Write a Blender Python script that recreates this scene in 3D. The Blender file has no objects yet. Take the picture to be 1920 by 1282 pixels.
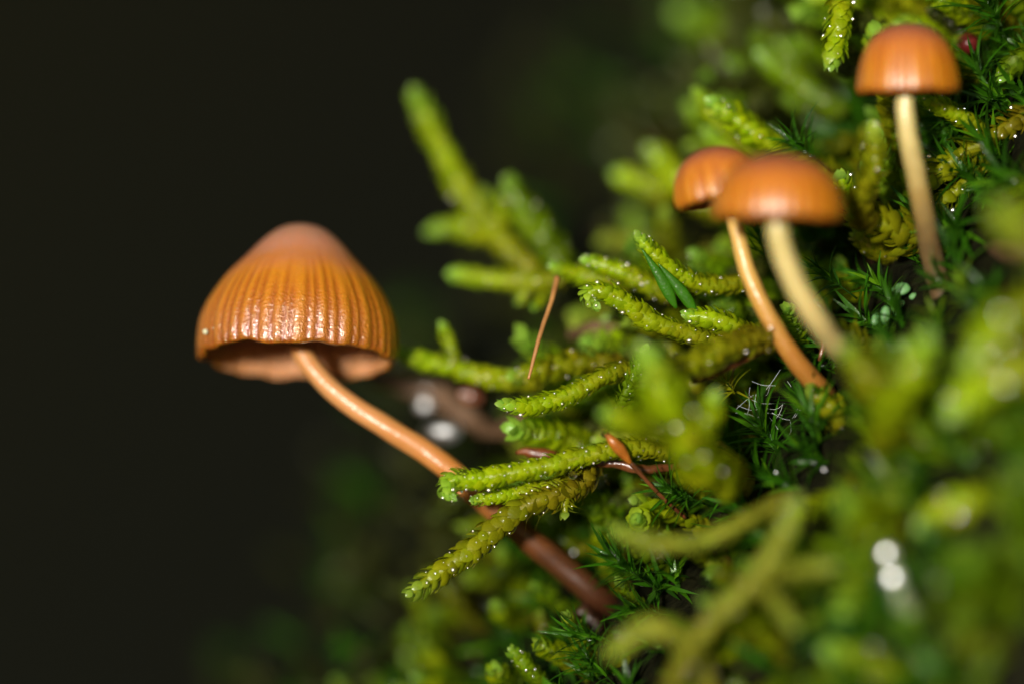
import bpy, math, random
import numpy as np
from mathutils import Vector, Matrix

random.seed(7); rng = np.random.default_rng(11)
scene = bpy.context.scene
COL = scene.collection
R = math.radians

# ------------------------------------------------------------------ camera
W_PX, H_PX = 1920.0, 1282.0
D = 0.260                        # lens to the plane of focus, metres (macro distance)
LENS = 170.0
K = 36.0 / LENS * D / W_PX       # metres per photo pixel on the plane of focus
H = 0.45                         # height of the optical axis over the forest floor
cam_d = bpy.data.cameras.new('camera'); cam = bpy.data.objects.new('camera', cam_d)
COL.objects.link(cam); scene.camera = cam
cam.location = (0, -D, H); cam.rotation_euler = (R(90), 0, 0)
cam_d.lens = LENS; cam_d.sensor_width = 36.0
cam_d.clip_start = 0.002; cam_d.clip_end = 500
cam_d.dof.use_dof = True; cam_d.dof.focus_distance = D; cam_d.dof.aperture_fstop = 8.5

# ------------------------------------------------------------------ light
SUN_EL, SUN_AZ = 6.0, 14.0      # degrees: above the horizon, left of the viewing direction (behind the camera)
el, az = R(SUN_EL), R(SUN_AZ)
to_sun = Vector((-math.sin(az)*math.cos(el), -math.cos(az)*math.cos(el), math.sin(el)))
sun_d = bpy.data.lights.new('sun', 'SUN'); sun_d.energy = 4.8; sun_d.angle = R(4); sun_d.color = (1.0, 0.955, 0.88)
sun = bpy.data.objects.new('sun', sun_d); COL.objects.link(sun)
sun.rotation_euler = to_sun.to_track_quat('Z', 'Y').to_euler(); sun.location = to_sun * 5
world = bpy.data.worlds.new('World'); scene.world = world; world.use_nodes = True
wn = world.node_tree.nodes; wl = world.node_tree.links
bg = wn['Background']; bg.inputs['Strength'].default_value = 0.07
sky = wn.new('ShaderNodeTexSky'); sky.sky_type = 'NISHITA'; sky.sun_disc = False
sky.sun_elevation = el; sky.sun_rotation = math.atan2(to_sun.x, to_sun.y)
wl.new(sky.outputs[0], bg.inputs['Color'])
scene.render.engine = 'CYCLES'
scene.cycles.use_denoising = True
scene.cycles.max_bounces = 8; scene.cycles.transmission_bounces = 6
scene.view_settings.view_transform = 'Standard'; scene.view_settings.look = 'None'
scene.view_settings.gamma = 1; scene.view_settings.use_curve_mapping = False
scene.view_settings.exposure = 0.25

# ------------------------------------------------------------------ helpers
def P(px, py, d=0.0):
    """photo pixel + distance in mm in front of the plane of focus -> world point"""
    d = d * 0.001; f = (D - d) / D
    return Vector(((px - 960) * K * f, -d, (641 - py) * K * f + H))

def link(o): COL.objects.link(o); return o

def mesh_obj(name, v, f, mat, parent=None, smooth=True, col=None):
    me = bpy.data.meshes.new(name)
    me.from_pydata([tuple(a) for a in v], [], f)
    if smooth: me.polygons.foreach_set('use_smooth', [True] * len(me.polygons))
    me.materials.append(mat)
    if col is not None:
        a = me.color_attributes.new('tint', 'FLOAT_COLOR', 'POINT')
        c = np.ones((len(v), 4), np.float32); c[:, :3] = col
        a.data.foreach_set('color', c.ravel())
    me.update()
    o = link(bpy.data.objects.new(name, me))
    if parent is not None: o.parent = parent
    return o

def tag(o, label, cat, group=None, kind=None):
    o['label'] = label; o['category'] = cat
    if group: o['group'] = group
    if kind: o['kind'] = kind
    return o

def empty(name, loc):
    o = link(bpy.data.objects.new(name, None)); o.location = loc
    o.empty_display_size = 0.002
    return o

def spline(pts, n):
    """Catmull-Rom through pts (list of Vector) -> n points evenly spaced by length"""
    p = [np.array(q, float) for q in pts]
    if len(p) == 2: p = [p[0], (p[0] + p[1]) / 2, p[1]]
    p = [2*p[0] - p[1]] + p + [2*p[-1] - p[-2]]
    out = []
    for i in range(1, len(p) - 2):
        for t in np.linspace(0, 1, 24, endpoint=False):
            a, b, c, e = p[i-1], p[i], p[i+1], p[i+2]
            out.append(0.5*((2*b) + (c-a)*t + (2*a-5*b+4*c-e)*t*t + (-a+3*b-3*c+e)*t**3))
    out.append(p[-2]); out = np.array(out)
    s = np.concatenate([[0], np.cumsum(np.linalg.norm(np.diff(out, axis=0), axis=1))])
    q = np.linspace(0, s[-1], n)
    return np.stack([np.interp(q, s, out[:, j]) for j in range(3)], 1), s[-1]

def frames(c):
    """tangent, side, up along a polyline (parallel transport)"""
    t = np.gradient(c, axis=0); t /= np.linalg.norm(t, axis=1)[:, None] + 1e-12
    a = np.array([0, -1.0, 0]); a = a - t[0]*a.dot(t[0])
    if np.linalg.norm(a) < .1: a = np.cross(t[0], [1, 0, 0])
    a /= np.linalg.norm(a); A = []
    for i in range(len(c)):
        a = a - t[i]*a.dot(t[i]); a /= np.linalg.norm(a) + 1e-12; A.append(a)
    A = np.array(A); B = np.cross(t, A)
    return t, A, B

def tube(path, radii, n=24, seg=14, flat=1.0, wob=0.0, lump=None):
    c, L = spline(path, n); t, A, B = frames(c)
    rr = np.interp(np.linspace(0, 1, n), np.linspace(0, 1, len(radii)), radii)
    v, f = [], []
    for i in range(n):
        for j in range(seg):
            a = 2*math.pi*j/seg
            r = rr[i] * (1 + wob*math.sin(3*a + i*.7)*.5 + wob*math.sin(i*1.3 + a)*.5)
            v.append(c[i] + A[i]*math.cos(a)*r*flat + B[i]*math.sin(a)*r)
    for i in range(n-1):
        for j in range(seg):
            k = (j+1) % seg
            f.append((i*seg+j, i*seg+k, (i+1)*seg+k, (i+1)*seg+j))
    f.append(tuple(range(seg))[::-1]); f.append(tuple(range((n-1)*seg, n*seg)))
    return v, f

# ------------------------------------------------------------------ materials
def mat(name):
    m = bpy.data.materials.new(name); m.use_nodes = True
    nt = m.node_tree; b = nt.nodes['Principled BSDF']
    return m, nt, b
def nd(nt, typ, **kw):
    n = nt.nodes.new(typ)
    for k, v in kw.items():
        if k in n.inputs: n.inputs[k].default_value = v
        else: setattr(n, k, v)
    return n
def mmcoord(nt):
    """object coordinates in millimetres"""
    g = nt.nodes.new('ShaderNodeNewGeometry')
    s = nd(nt, 'ShaderNodeVectorMath', operation='SCALE'); s.inputs['Scale'].default_value = 1000
    nt.links.new(g.outputs['Position'], s.inputs[0]); return s.outputs[0]
def ramp(nt, fac, stops):
    r = nt.nodes.new('ShaderNodeValToRGB'); e = r.color_ramp.elements
    while len(e) < len(stops): e.new(0.5)
    for q, (p, c) in zip(e, stops): q.position = p; q.color = (*c, 1)
    nt.links.new(fac, r.inputs[0]); return r.outputs[0]
def bump(nt, b, h, strength, dist):
    n = nd(nt, 'ShaderNodeBump'); n.inputs['Strength'].default_value = strength; n.inputs['Distance'].default_value = dist
    nt.links.new(h, n.inputs['Height']); nt.links.new(n.outputs[0], b.inputs['Normal']); nt.links.new(n.outputs[0], b.inputs['Coat Normal']); return n

def moss_material(name, source, transl=0.6, rough=0.42, coat=0.5, fine=7.0):
    m, nt, b = mat(name); L = nt.links
    if source == 'attr':
        a = nd(nt, 'ShaderNodeVertexColor', layer_name='tint'); colo = a.outputs['Color']
    else:
        a = nd(nt, 'ShaderNodeObjectInfo'); colo = a.outputs['Color']
    co = mmcoord(nt)
    nz = nd(nt, 'ShaderNodeTexNoise'); nz.inputs['Scale'].default_value = 1.6; nz.inputs['Detail'].default_value = 3
    L.new(co, nz.inputs['Vector'])
    mr = nd(nt, 'ShaderNodeMapRange'); mr.inputs[3].default_value = 0.65; mr.inputs[4].default_value = 1.35
    L.new(nz.outputs[0], mr.inputs[0])
    mul = nd(nt, 'ShaderNodeVectorMath', operation='SCALE'); L.new(colo, mul.inputs[0]); L.new(mr.outputs[0], mul.inputs['Scale'])
    hs = nd(nt, 'ShaderNodeHueSaturation'); hs.inputs['Saturation'].default_value = 1.0
    L.new(mul.outputs[0], hs.inputs['Color'])
    L.new(hs.outputs[0], b.inputs['Base Color'])
    b.inputs['Roughness'].default_value = rough
    b.inputs['Coat Weight'].default_value = coat; b.inputs['Coat Roughness'].default_value = 0.14
    b.inputs['IOR'].default_value = 1.4
    n2 = nd(nt, 'ShaderNodeTexNoise'); n2.inputs['Scale'].default_value = fine; n2.inputs['Detail'].default_value = 2
    L.new(co, n2.inputs['Vector'])
    bump(nt, b, n2.outputs[0], 0.5, 0.00006)
    tr = nd(nt, 'ShaderNodeBsdfTranslucent'); L.new(hs.outputs[0], tr.inputs['Color'])
    mx = nd(nt, 'ShaderNodeMixShader'); mx.inputs[0].default_value = transl
    L.new(b.outputs[0], mx.inputs[1]); L.new(tr.outputs[0], mx.inputs[2])
    L.new(mx.outputs[0], nt.nodes['Material Output'].inputs['Surface'])
    return m

M = {}
M['moss'] = moss_material('moss_foliage', 'attr')
M['moss_leaf'] = moss_material('moss_foliage_single', 'obj')

def simple(name, c1, c2, scale, rough, coat=0.0, coat_r=0.1, sss=0.0, bs=0.4, bd=0.00008, bscale=None):
    m, nt, b = mat(name); co = mmcoord(nt)
    nz = nd(nt, 'ShaderNodeTexNoise'); nz.inputs['Scale'].default_value = scale; nz.inputs['Detail'].default_value = 5
    nt.links.new(co, nz.inputs['Vector'])
    nt.links.new(ramp(nt, nz.outputs[0], [(0.32, c1), (0.68, c2)]), b.inputs['Base Color'])
    b.inputs['Roughness'].default_value = rough; b.inputs['Coat Weight'].default_value = coat; b.inputs['Coat Roughness'].default_value = coat_r
    if sss:
        b.inputs['Subsurface Weight'].default_value = sss; b.inputs['Subsurface Scale'].default_value = 0.0006
        b.inputs['Subsurface Radius'].default_value = (1.0, 0.4, 0.15)
    n2 = nd(nt, 'ShaderNodeTexNoise'); n2.inputs['Scale'].default_value = bscale or scale*3; n2.inputs['Detail'].default_value = 4
    nt.links.new(co, n2.inputs['Vector']); bump(nt, b, n2.outputs[0], bs, bd)
    return m
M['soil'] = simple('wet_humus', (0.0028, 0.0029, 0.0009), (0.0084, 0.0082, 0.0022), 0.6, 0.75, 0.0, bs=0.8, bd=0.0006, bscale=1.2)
M['bark'] = simple('unlit_dark_bark', (0.0045, 0.0052, 0.0008), (0.0085, 0.0105, 0.0014), 0.012, 0.9, bs=0.6, bd=0.004, bscale=0.08)  # near black: the background's lack of light is put into the colour
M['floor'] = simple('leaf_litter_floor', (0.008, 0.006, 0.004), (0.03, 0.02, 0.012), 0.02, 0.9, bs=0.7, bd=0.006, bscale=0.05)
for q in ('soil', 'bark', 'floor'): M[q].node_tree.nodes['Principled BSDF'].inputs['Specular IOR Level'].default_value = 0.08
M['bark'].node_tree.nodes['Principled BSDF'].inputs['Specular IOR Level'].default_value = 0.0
M['root'] = simple('dark_root', (0.015, 0.005, 0.002), (0.045, 0.014, 0.006), 1.5, 0.45, 0.3)
M['twig'] = simple('brown_twig', (0.05, 0.015, 0.005), (0.16, 0.05, 0.015), 1.5, 0.35, 0.5)
M['straw'] = simple('straw_needle', (0.25, 0.11, 0.03), (0.42, 0.2, 0.06), 1.0, 0.4, 0.2)
M['deadleaf'] = simple('dead_leaf_brown', (0.06, 0.03, 0.012), (0.13, 0.066, 0.028), 0.5, 0.6, 0.2)
M['redbrown'] = simple('red_brown_seed', (0.07, 0.015, 0.004), (0.18, 0.05, 0.01), 1.4, 0.4, 0.15)
M['capsule'] = simple('moss_capsule_skin', (0.24, 0.07, 0.008), (0.36, 0.12, 0.015), 2.0, 0.3, 0.5, sss=0.3)
M['berry'] = simple('dark_red_skin', (0.05, 0.004, 0.004), (0.11, 0.01, 0.01), 1.0, 0.25, 0.5)
M['pale'] = simple('pale_stalk', (0.12, 0.16, 0.07), (0.2, 0.24, 0.12), 0.8, 0.3, 0.4, sss=0.3)
M['liver'] = simple('liverwort_lobe', (0.07, 0.19, 0.05), (0.12, 0.28, 0.09), 3.0, 0.5, 0.1, sss=0.2)
M['grit'] = simple('pale_grit', (0.5, 0.5, 0.3), (0.6, 0.6, 0.4), 8, 0.6)
m, nt, b = mat('dew_water'); b.inputs['Base Color'].default_value = (1, 1, 1, 1)
b.inputs['Transmission Weight'].default_value = 1; b.inputs['IOR'].default_value = 1.34; b.inputs['Roughness'].default_value = 0.03
M['water'] = m
m, nt, b = mat('spider_silk'); b.inputs['Base Color'].default_value = (0.75, 0.8, 0.8, 1); b.inputs['Roughness'].default_value = 0.3
M['silk'] = m
m, nt, b = mat('water_film'); b.inputs['Transmission Weight'].default_value = 1; b.inputs['IOR'].default_value = 1.6; b.inputs['Roughness'].default_value = 0.2
M['film'] = m
m, nt, b = mat('water_film_soft'); b.inputs['Transmission Weight'].default_value = 1; b.inputs['IOR'].default_value = 1.6; b.inputs['Roughness'].default_value = 0.28
M['film_soft'] = m
m, nt, b = mat('dew_beads'); b.inputs['Transmission Weight'].default_value = 1; b.inputs['IOR'].default_value = 1.75; b.inputs['Roughness'].default_value = 0.1
L = nt.links; tp = nd(nt, 'ShaderNodeBsdfTransparent'); gl = nd(nt, 'ShaderNodeBsdfGlossy'); gl.inputs['Roughness'].default_value = 0.13
mx = nd(nt, 'ShaderNodeMixShader'); mx.inputs[0].default_value = 0.22; L.new(tp.outputs[0], mx.inputs[1]); L.new(gl.outputs[0], mx.inputs[2]); L.new(mx.outputs[0], nt.nodes['Material Output'].inputs['Surface'])
M['bead'] = m

def cap_material(name, bead=0.5, stops=None, coat_r=0.08, coat_ior=2.1):
    """v = tint attribute: R height in cap 0..1, G groove depth 0..1"""
    m, nt, b = mat(name); L = nt.links
    a = nd(nt, 'ShaderNodeVertexColor', layer_name='tint'); sp = nd(nt, 'ShaderNodeSeparateColor'); L.new(a.outputs['Color'], sp.inputs[0])
    co = mmcoord(nt)
    nz = nd(nt, 'ShaderNodeTexNoise'); nz.inputs['Scale'].default_value = 0.9; nz.inputs['Detail'].default_value = 4; L.new(co, nz.inputs['Vector'])
    ad = nd(nt, 'ShaderNodeMath', operation='MULTIPLY_ADD'); ad.inputs[1].default_value = 0.22; L.new(nz.outputs[0], ad.inputs[0])
    sh = nd(nt, 'ShaderNodeMath', operation='SUBTRACT'); sh.inputs[1].default_value = 0.11; L.new(sp.outputs[0], sh.inputs[0]); L.new(sh.outputs[0], ad.inputs[2])
    base = ramp(nt, ad.outputs[0], stops or [(0.0, (0.40, 0.13, 0.006)), (0.1, (0.47, 0.165, 0.005)), (0.5, (0.53, 0.195, 0.008)), (0.64, (0.52, 0.18, 0.04)), (0.8, (0.46, 0.19, 0.10)), (1.0, (0.38, 0.20, 0.12))])
    gm = nd(nt, 'ShaderNodeMix', data_type='RGBA', blend_type='MULTIPLY'); L.new(sp.outputs[1], gm.inputs[0])
    L.new(base, gm.inputs[6]); gm.inputs[7].default_value = (0.68, 0.5, 0.4, 1)
    n3 = nd(nt, 'ShaderNodeTexNoise'); n3.inputs['Scale'].default_value = 7; n3.inputs['Detail'].default_value = 3; L.new(co, n3.inputs['Vector'])
    sk = ramp(nt, n3.outputs[0], [(0.25, (0.7, 0.62, 0.6)), (0.45, (1, 1, 1))])
    g2 = nd(nt, 'ShaderNodeMix', data_type='RGBA', blend_type='MULTIPLY'); g2.inputs[0].default_value = 0.5
    L.new(gm.outputs[2], g2.inputs[6]); L.new(sk, g2.inputs[7])
    L.new(g2.outputs[2], b.inputs['Base Color'])
    b.inputs['Roughness'].default_value = 0.45
    b.inputs['Subsurface Weight'].default_value = 0.35; b.inputs['Subsurface Scale'].default_value = 0.0007
    b.inputs['Subsurface Radius'].default_value = (1.0, 0.35, 0.1)
    rw = ramp(nt, sp.outputs[0], [(0.0, (1, 1, 1)), (0.16, (.8, .8, .8)), (0.34, (0.25, .25, .25)), (0.6, (0.04, .04, .04))])
    L.new(rw, b.inputs['Coat Weight']); b.inputs['Coat Roughness'].default_value = coat_r; b.inputs['Coat IOR'].default_value = coat_ior
    nb = nd(nt, 'ShaderNodeTexNoise'); nb.inputs['Scale'].default_value = 6.5; nb.inputs['Detail'].default_value = 2.0; L.new(co, nb.inputs['Vector'])
    bw = nd(nt, 'ShaderNodeMath', operation='MULTIPLY'); L.new(nb.outputs[0], bw.inputs[0])
    rb = ramp(nt, sp.outputs[0], [(0.0, (1, 1, 1)), (0.3, (.8, .8, .8)), (0.55, (0.15, .15, .15))]); L.new(rb, bw.inputs[1])
    bump(nt, b, bw.outputs[0], bead, 0.00011)
    return m
M['cap'] = cap_material('mushroom_cap_skin', bead=1.0)
M['cap_smooth'] = cap_material('mushroom_cap_smooth', bead=0.3, coat_r=0.3, coat_ior=1.6, stops=[(0.0, (0.42, 0.13, 0.008)), (0.1, (0.56, 0.21, 0.005)), (0.4, (0.54, 0.19, 0.006)), (0.65, (0.46, 0.14, 0.018)), (0.86, (0.34, 0.10, 0.04)), (1.0, (0.28, 0.10, 0.055))])
M['gill'] = simple('mushroom_gill', (0.36, 0.15, 0.05), (0.50, 0.23, 0.10), 1.0, 0.6, sss=0.3)
def stem_material(name, stops):
    m, nt, b = mat(name); L = nt.links
    a = nd(nt, 'ShaderNodeVertexColor', layer_name='tint'); sp = nd(nt, 'ShaderNodeSeparateColor'); L.new(a.outputs['Color'], sp.inputs[0])
    co = mmcoord(nt)
    nz = nd(nt, 'ShaderNodeTexNoise'); nz.inputs['Scale'].default_value = 1.3; nz.inputs['Detail'].default_value = 4; L.new(co, nz.inputs['Vector'])
    ad = nd(nt, 'ShaderNodeMath', operation='MULTIPLY_ADD'); ad.inputs[1].default_value = 0.16; L.new(nz.outputs[0], ad.inputs[0]); L.new(sp.outputs[0], ad.inputs[2])
    sh = nd(nt, 'ShaderNodeMath', operation='SUBTRACT'); sh.inputs[1].default_value = 0.08; L.new(ad.outputs[0], sh.inputs[0])
    L.new(ramp(nt, sh.outputs[0], stops), b.inputs['Base Color'])
    b.inputs['Roughness'].default_value = 0.42; b.inputs['Coat Weight'].default_value = 0.35; b.inputs['Coat Roughness'].default_value = 0.2
    b.inputs['Subsurface Weight'].default_value = 0.4; b.inputs['Subsurface Scale'].default_value = 0.0006; b.inputs['Subsurface Radius'].default_value = (1, .4, .15)
    n2 = nd(nt, 'ShaderNodeTexNoise'); n2.inputs['Scale'].default_value = 4; L.new(co, n2.inputs['Vector']); bump(nt, b, n2.outputs[0], 0.4, 0.00008)
    return m
M['stem_orange'] = stem_material('orange_stem', [(0, (0.46, 0.18, 0.04)), (0.3, (0.52, 0.245, 0.085)), (0.58, (0.44, 0.17, 0.035)), (0.70, (0.13, 0.04, 0.008)), (0.82, (0.06, 0.018, 0.005)), (1, (0.04, 0.012, 0.004))])  # dark lower stops: naturally dark base plus painted shade of the frond
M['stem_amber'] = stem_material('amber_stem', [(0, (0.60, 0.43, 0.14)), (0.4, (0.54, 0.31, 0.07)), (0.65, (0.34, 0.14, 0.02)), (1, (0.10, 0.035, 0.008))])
M['stem_cream'] = stem_material('cream_stem', [(0, (0.52, 0.44, 0.16)), (0.5, (0.56, 0.42, 0.17)), (1, (0.50, 0.30, 0.12))])
M['stem_pale'] = stem_material('pale_stem', [(0, (0.58, 0.5, 0.22)), (0.3, (0.52, 0.42, 0.16)), (0.48, (0.30, 0.20, 0.06)), (0.65, (0.13, 0.08, 0.03)), (1, (0.07, 0.04, 0.02))])  # lower stops paint in the shadow on the stem, besides a darker base

# ------------------------------------------------------------------ the setting
def grid_mesh(name, fn, us, vs, m):
    v = [fn(a, c) for a in us for c in vs]; nv = len(vs)
    f = [(i*nv+j, i*nv+j+1, (i+1)*nv+j+1, (i+1)*nv+j) for i in range(len(us)-1) for j in range(nv-1)]
    o = mesh_obj(name, v, f, m); return o
def nz1(x, y, seed=0.0):
    return (math.sin(x*1.7+seed)*math.cos(y*1.3-seed) + .5*math.sin(x*3.9+y*2.7+seed*2) + .3*math.cos(x*8.1-y*6.3+seed))/1.8

gs = [s*x for x in (150, 60, 25, 10, 5, 3, 2, 1.4, 1, .7, .4) for s in (-1,)] + [0] + [.4, .7, 1, 1.4, 2, 3, 5, 10, 25, 60, 150]
ground = grid_mesh('ground', lambda x, y: (x, y, 0.02*nz1(x*2, y*2) if abs(x) < 20 and abs(y) < 20 else 0.0), gs, gs, M['floor'])
ground['kind'] = 'structure'

# bank coordinates in mm: s to the lower right across the picture, t to the upper right along it
KM = K*1000; NX, NY, UX, UY = 0.892, 0.452, 0.452, -0.892
def bank_d(s, t):
    q = s - (12 + 0.15*(min(max(t, -20), 75) - 12))
    if q < -9:
        e = -9 - q
        d = -18.9 - 2.1*e - (0.6*e*e if e < 12 else 86.4 + 14.4*(e-12))
    elif q > 8: d = 16.8 + 14.7*(1 - math.exp(-(q-8)/7))
    else: d = 2.1*q
    return d - 7 + 1.3*nz1(s*.35, t*.35, 1) + .5*nz1(s*1.1, t*1.1, 2)
def bank_p(s, t, up=0.0):
    px = 600 + (s*NX + t*UX)/KM; py = 1282 + (s*NY + t*UY)/KM
    return P(px, py, bank_d(s, t)+up)
def bank_n(s, t):
    a = bank_p(s+1, t) - bank_p(s-1, t); c = bank_p(s, t+1) - bank_p(s, t-1)
    n = a.cross(c).normalized()
    return n if n.y < 0 else -n
def bank_at(px, py):
    s = ((px-600)*NX + (py-1282)*NY)*KM; t = ((px-600)*UX + (py-1282)*UY)*KM
    return bank_d(s, t)
ss = [-38, -32, -27, -22, -18] + list(np.arange(-16, 40, .8)) + [42, 46, 52, 60, 75, 95, 120, 160, 200]
ts = [-520, -420, -330, -250, -190, -140, -100, -70, -50, -35, -25] + list(np.arange(-18, 74, .8)) + [80, 90, 105, 130, 160, 200, 260]
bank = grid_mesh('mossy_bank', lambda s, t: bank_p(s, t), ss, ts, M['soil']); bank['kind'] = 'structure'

# added trunk filling the background, leaning to take grazing sun and block sky
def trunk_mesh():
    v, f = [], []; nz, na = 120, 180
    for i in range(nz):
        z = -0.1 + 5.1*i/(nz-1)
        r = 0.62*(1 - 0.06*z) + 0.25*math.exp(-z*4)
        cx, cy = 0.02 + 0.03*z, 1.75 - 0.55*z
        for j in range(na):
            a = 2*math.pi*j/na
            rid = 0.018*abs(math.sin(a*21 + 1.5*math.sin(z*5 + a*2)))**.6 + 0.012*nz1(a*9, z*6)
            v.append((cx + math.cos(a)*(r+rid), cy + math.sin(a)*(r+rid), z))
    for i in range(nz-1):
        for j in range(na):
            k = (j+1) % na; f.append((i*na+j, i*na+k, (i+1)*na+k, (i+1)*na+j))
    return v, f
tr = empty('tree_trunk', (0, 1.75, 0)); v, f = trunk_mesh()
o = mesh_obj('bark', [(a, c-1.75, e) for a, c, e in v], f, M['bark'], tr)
tag(tr, 'added leaning tree trunk, near black to give an unlit blurred background', 'tree')

# ------------------------------------------------------------------ moss geometry
def leaf_grid(nu, nv, kind):
    """unit leaf: y along the leaf 0..1, x across, z outwards"""
    v, f = [], []
    for i in range(nu):
        u = i/(nu-1)
        if kind == 'scale':
            w = 0.44*(math.sin(math.pi*min(1, u*.9+.08))**.6)*(1-u)**.22 if u < 1 else 0.008
            z0 = 0.30*math.sin(math.pi*(u**.9)*.80) + .10*max(0, u-.7); cup = 0.9
        elif kind == 'hair':
            w = 0.17*max(0, math.sin(math.pi*min(1, u*1.45+.12)))**.8*(1 if u < .6 else 0) + .016*(1-u) + .004
            z0 = 0.16*math.sin(math.pi*u*.6) + .75*max(0, u-.4)**1.7; cup = 0.9
        else:  # 'blade'
            w = 0.058*(1-u**2.0)**.8*(.6+.4*min(1,u*4)) + .003; z0 = 0.5*u**1.8; cup = -3.2
        for j in range(nv):
            x = (2*j/(nv-1)-1)*w
            v.append((x, u, z0 - cup*x*x*1.0))
    for i in range(nu-1):
        for j in range(nv-1):
            f.append((i*nv+j, i*nv+j+1, (i+1)*nv+j+1, (i+1)*nv+j))
    return np.array(v), np.array(f)
LEAF = {'scale': leaf_grid(6, 5, 'scale'), 'hair': leaf_grid(9, 3, 'hair'), 'blade': leaf_grid(6, 3, 'blade'), 'scale_lo': leaf_grid(4, 3, 'scale')}
LEAF_ME = {}
def leaf_mesh(kind, matl='moss_leaf'):
    if kind not in LEAF_ME:
        me = bpy.data.meshes.new('leaf'); v, f = LEAF[kind]
        me.from_pydata([tuple(a) for a in v], [], [tuple(int(k) for k in q) for q in f])
        me.polygons.foreach_set('use_smooth', [True]*len(f)); me.materials.append(M[matl]); me.update()
        LEAF_ME[kind] = me
    return LEAF_ME[kind]

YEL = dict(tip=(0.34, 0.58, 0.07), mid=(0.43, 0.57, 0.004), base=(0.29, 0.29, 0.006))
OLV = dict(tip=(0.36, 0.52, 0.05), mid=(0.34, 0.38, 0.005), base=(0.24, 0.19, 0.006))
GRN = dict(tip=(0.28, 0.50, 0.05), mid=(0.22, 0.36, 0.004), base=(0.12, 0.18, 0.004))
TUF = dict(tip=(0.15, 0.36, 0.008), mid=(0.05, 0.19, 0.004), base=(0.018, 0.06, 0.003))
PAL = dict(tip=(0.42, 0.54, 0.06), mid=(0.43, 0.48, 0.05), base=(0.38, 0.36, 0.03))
DUL = dict(tip=(0.11, 0.13, 0.03), mid=(0.075, 0.09, 0.012), base=(0.04, 0.04, 0.010))  # far moss darkened in colour, standing in for light falling off
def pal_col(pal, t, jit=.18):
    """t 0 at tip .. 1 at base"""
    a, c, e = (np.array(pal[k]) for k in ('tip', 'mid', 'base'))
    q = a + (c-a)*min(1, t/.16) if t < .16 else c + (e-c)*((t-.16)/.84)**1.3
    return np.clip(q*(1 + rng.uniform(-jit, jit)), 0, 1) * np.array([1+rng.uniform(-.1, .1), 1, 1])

def frond_leaves(c, width, pal, kind='scale', dens=1.0, lsc=1.0, loose=True, flat=0.85, hairfrom=None, taper=(0.72, 0.85)):
    """c: polyline (n,3) from tip to base; yields (4x4 matrix, colour, kind) for each leaf"""
    ph1, ph2 = rng.uniform(0, 6.28, 2)
    seg = np.linalg.norm(np.diff(c, axis=0), axis=1); s = np.concatenate([[0], np.cumsum(seg)]); L = s[-1]
    step = 0.072*width/dens; n = max(10, int(L/step)); t, A, B = frames(c); out = []
    for i in range(n):
        q = L*(i+.3)/n; fr = q/L
        pos = np.array([np.interp(q, s, c[:, k]) for k in range(3)])
        ax = np.array([np.interp(q, s, -t[:, k]) for k in range(3)]); ax /= np.linalg.norm(ax)   # towards the tip
        a0 = np.array([np.interp(q, s, A[:, k]) for k in range(3)]); b0 = np.cross(ax, a0); b0 /= np.linalg.norm(b0)
        ang = i*2.39996 + rng.uniform(-.3, .3)
        rad = a0*math.cos(ang)*flat + b0*math.sin(ang); rad /= np.linalg.norm(rad)
        d = q/width; wv = 1 + .11*math.sin(d*2.1+ph1) + .09*math.sin(d*4.7+ph2)
        sc = width*0.66*lsc*(taper[0] + (1-taper[0])*min(1, d/1.4))*(1 - (1-taper[1])*fr)*rng.uniform(.7, 1.22)
        tilt = (0.22 if d > .6 else 0.06 + .26*d) + rng.uniform(-.14, .24)
        tilt += .15 if loose else .05
        kd = kind
        if hairfrom is not None and fr > hairfrom and rng.random() < .4: kd = 'hair'; sc *= 2.0; tilt += .30
        y = ax*math.cos(tilt) + rad*math.sin(tilt); z = rad*math.cos(tilt) - ax*math.sin(tilt); x = np.cross(y, z)
        p0 = pos + rad*width*wv*(rng.uniform(.15, .25) if loose else rng.uniform(.22, .29))*math.sqrt(min(1, (d+.02)/.7)) - y*sc*0.30
        m4 = np.eye(4); m4[:3, 0] = x*sc*rng.uniform(.95, 1.2); m4[:3, 1] = y*sc; m4[:3, 2] = z*sc*(rng.uniform(.75, 1.15) if loose else rng.uniform(.55, 1.0)); m4[:3, 3] = p0
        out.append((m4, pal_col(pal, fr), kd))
    return out

def join_leaves(leaves, origin=(0, 0, 0), lo=False):
    V, F, C = [], [], []; off = 0; o = np.array(origin)
    for m4, col, kd in leaves:
        v, f = LEAF['scale_lo' if lo and kd == 'scale' else kd]
        w = v @ m4[:3, :3].T + m4[:3, 3] - o
        V.append(w); F.append(f+off); C.append(np.repeat(col[None], len(v), 0)); off += len(v)
    return np.concatenate(V), np.concatenate(F), np.concatenate(C)

def mesh_np(name, V, F, C, m, parent=None):
    me = bpy.data.meshes.new(name)
    me.vertices.add(len(V)); me.vertices.foreach_set('co', np.asarray(V, np.float32).ravel())
    me.loops.add(F.size); me.loops.foreach_set('vertex_index', F.astype(np.int32).ravel())
    me.polygons.add(len(F)); me.polygons.foreach_set('loop_start', np.arange(0, F.size, F.shape[1], dtype=np.int32))
    me.polygons.foreach_set('use_smooth', np.ones(len(F), bool))
    me.update(calc_edges=True); me.materials.append(m)
    a = me.color_attributes.new('tint', 'FLOAT_COLOR', 'POINT')
    c = np.ones((len(V), 4), np.float32); c[:, :3] = C; a.data.foreach_set('color', c.ravel())
    o = link(bpy.data.objects.new(name, me))
    if parent is not None: o.parent = parent
    return o

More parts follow.
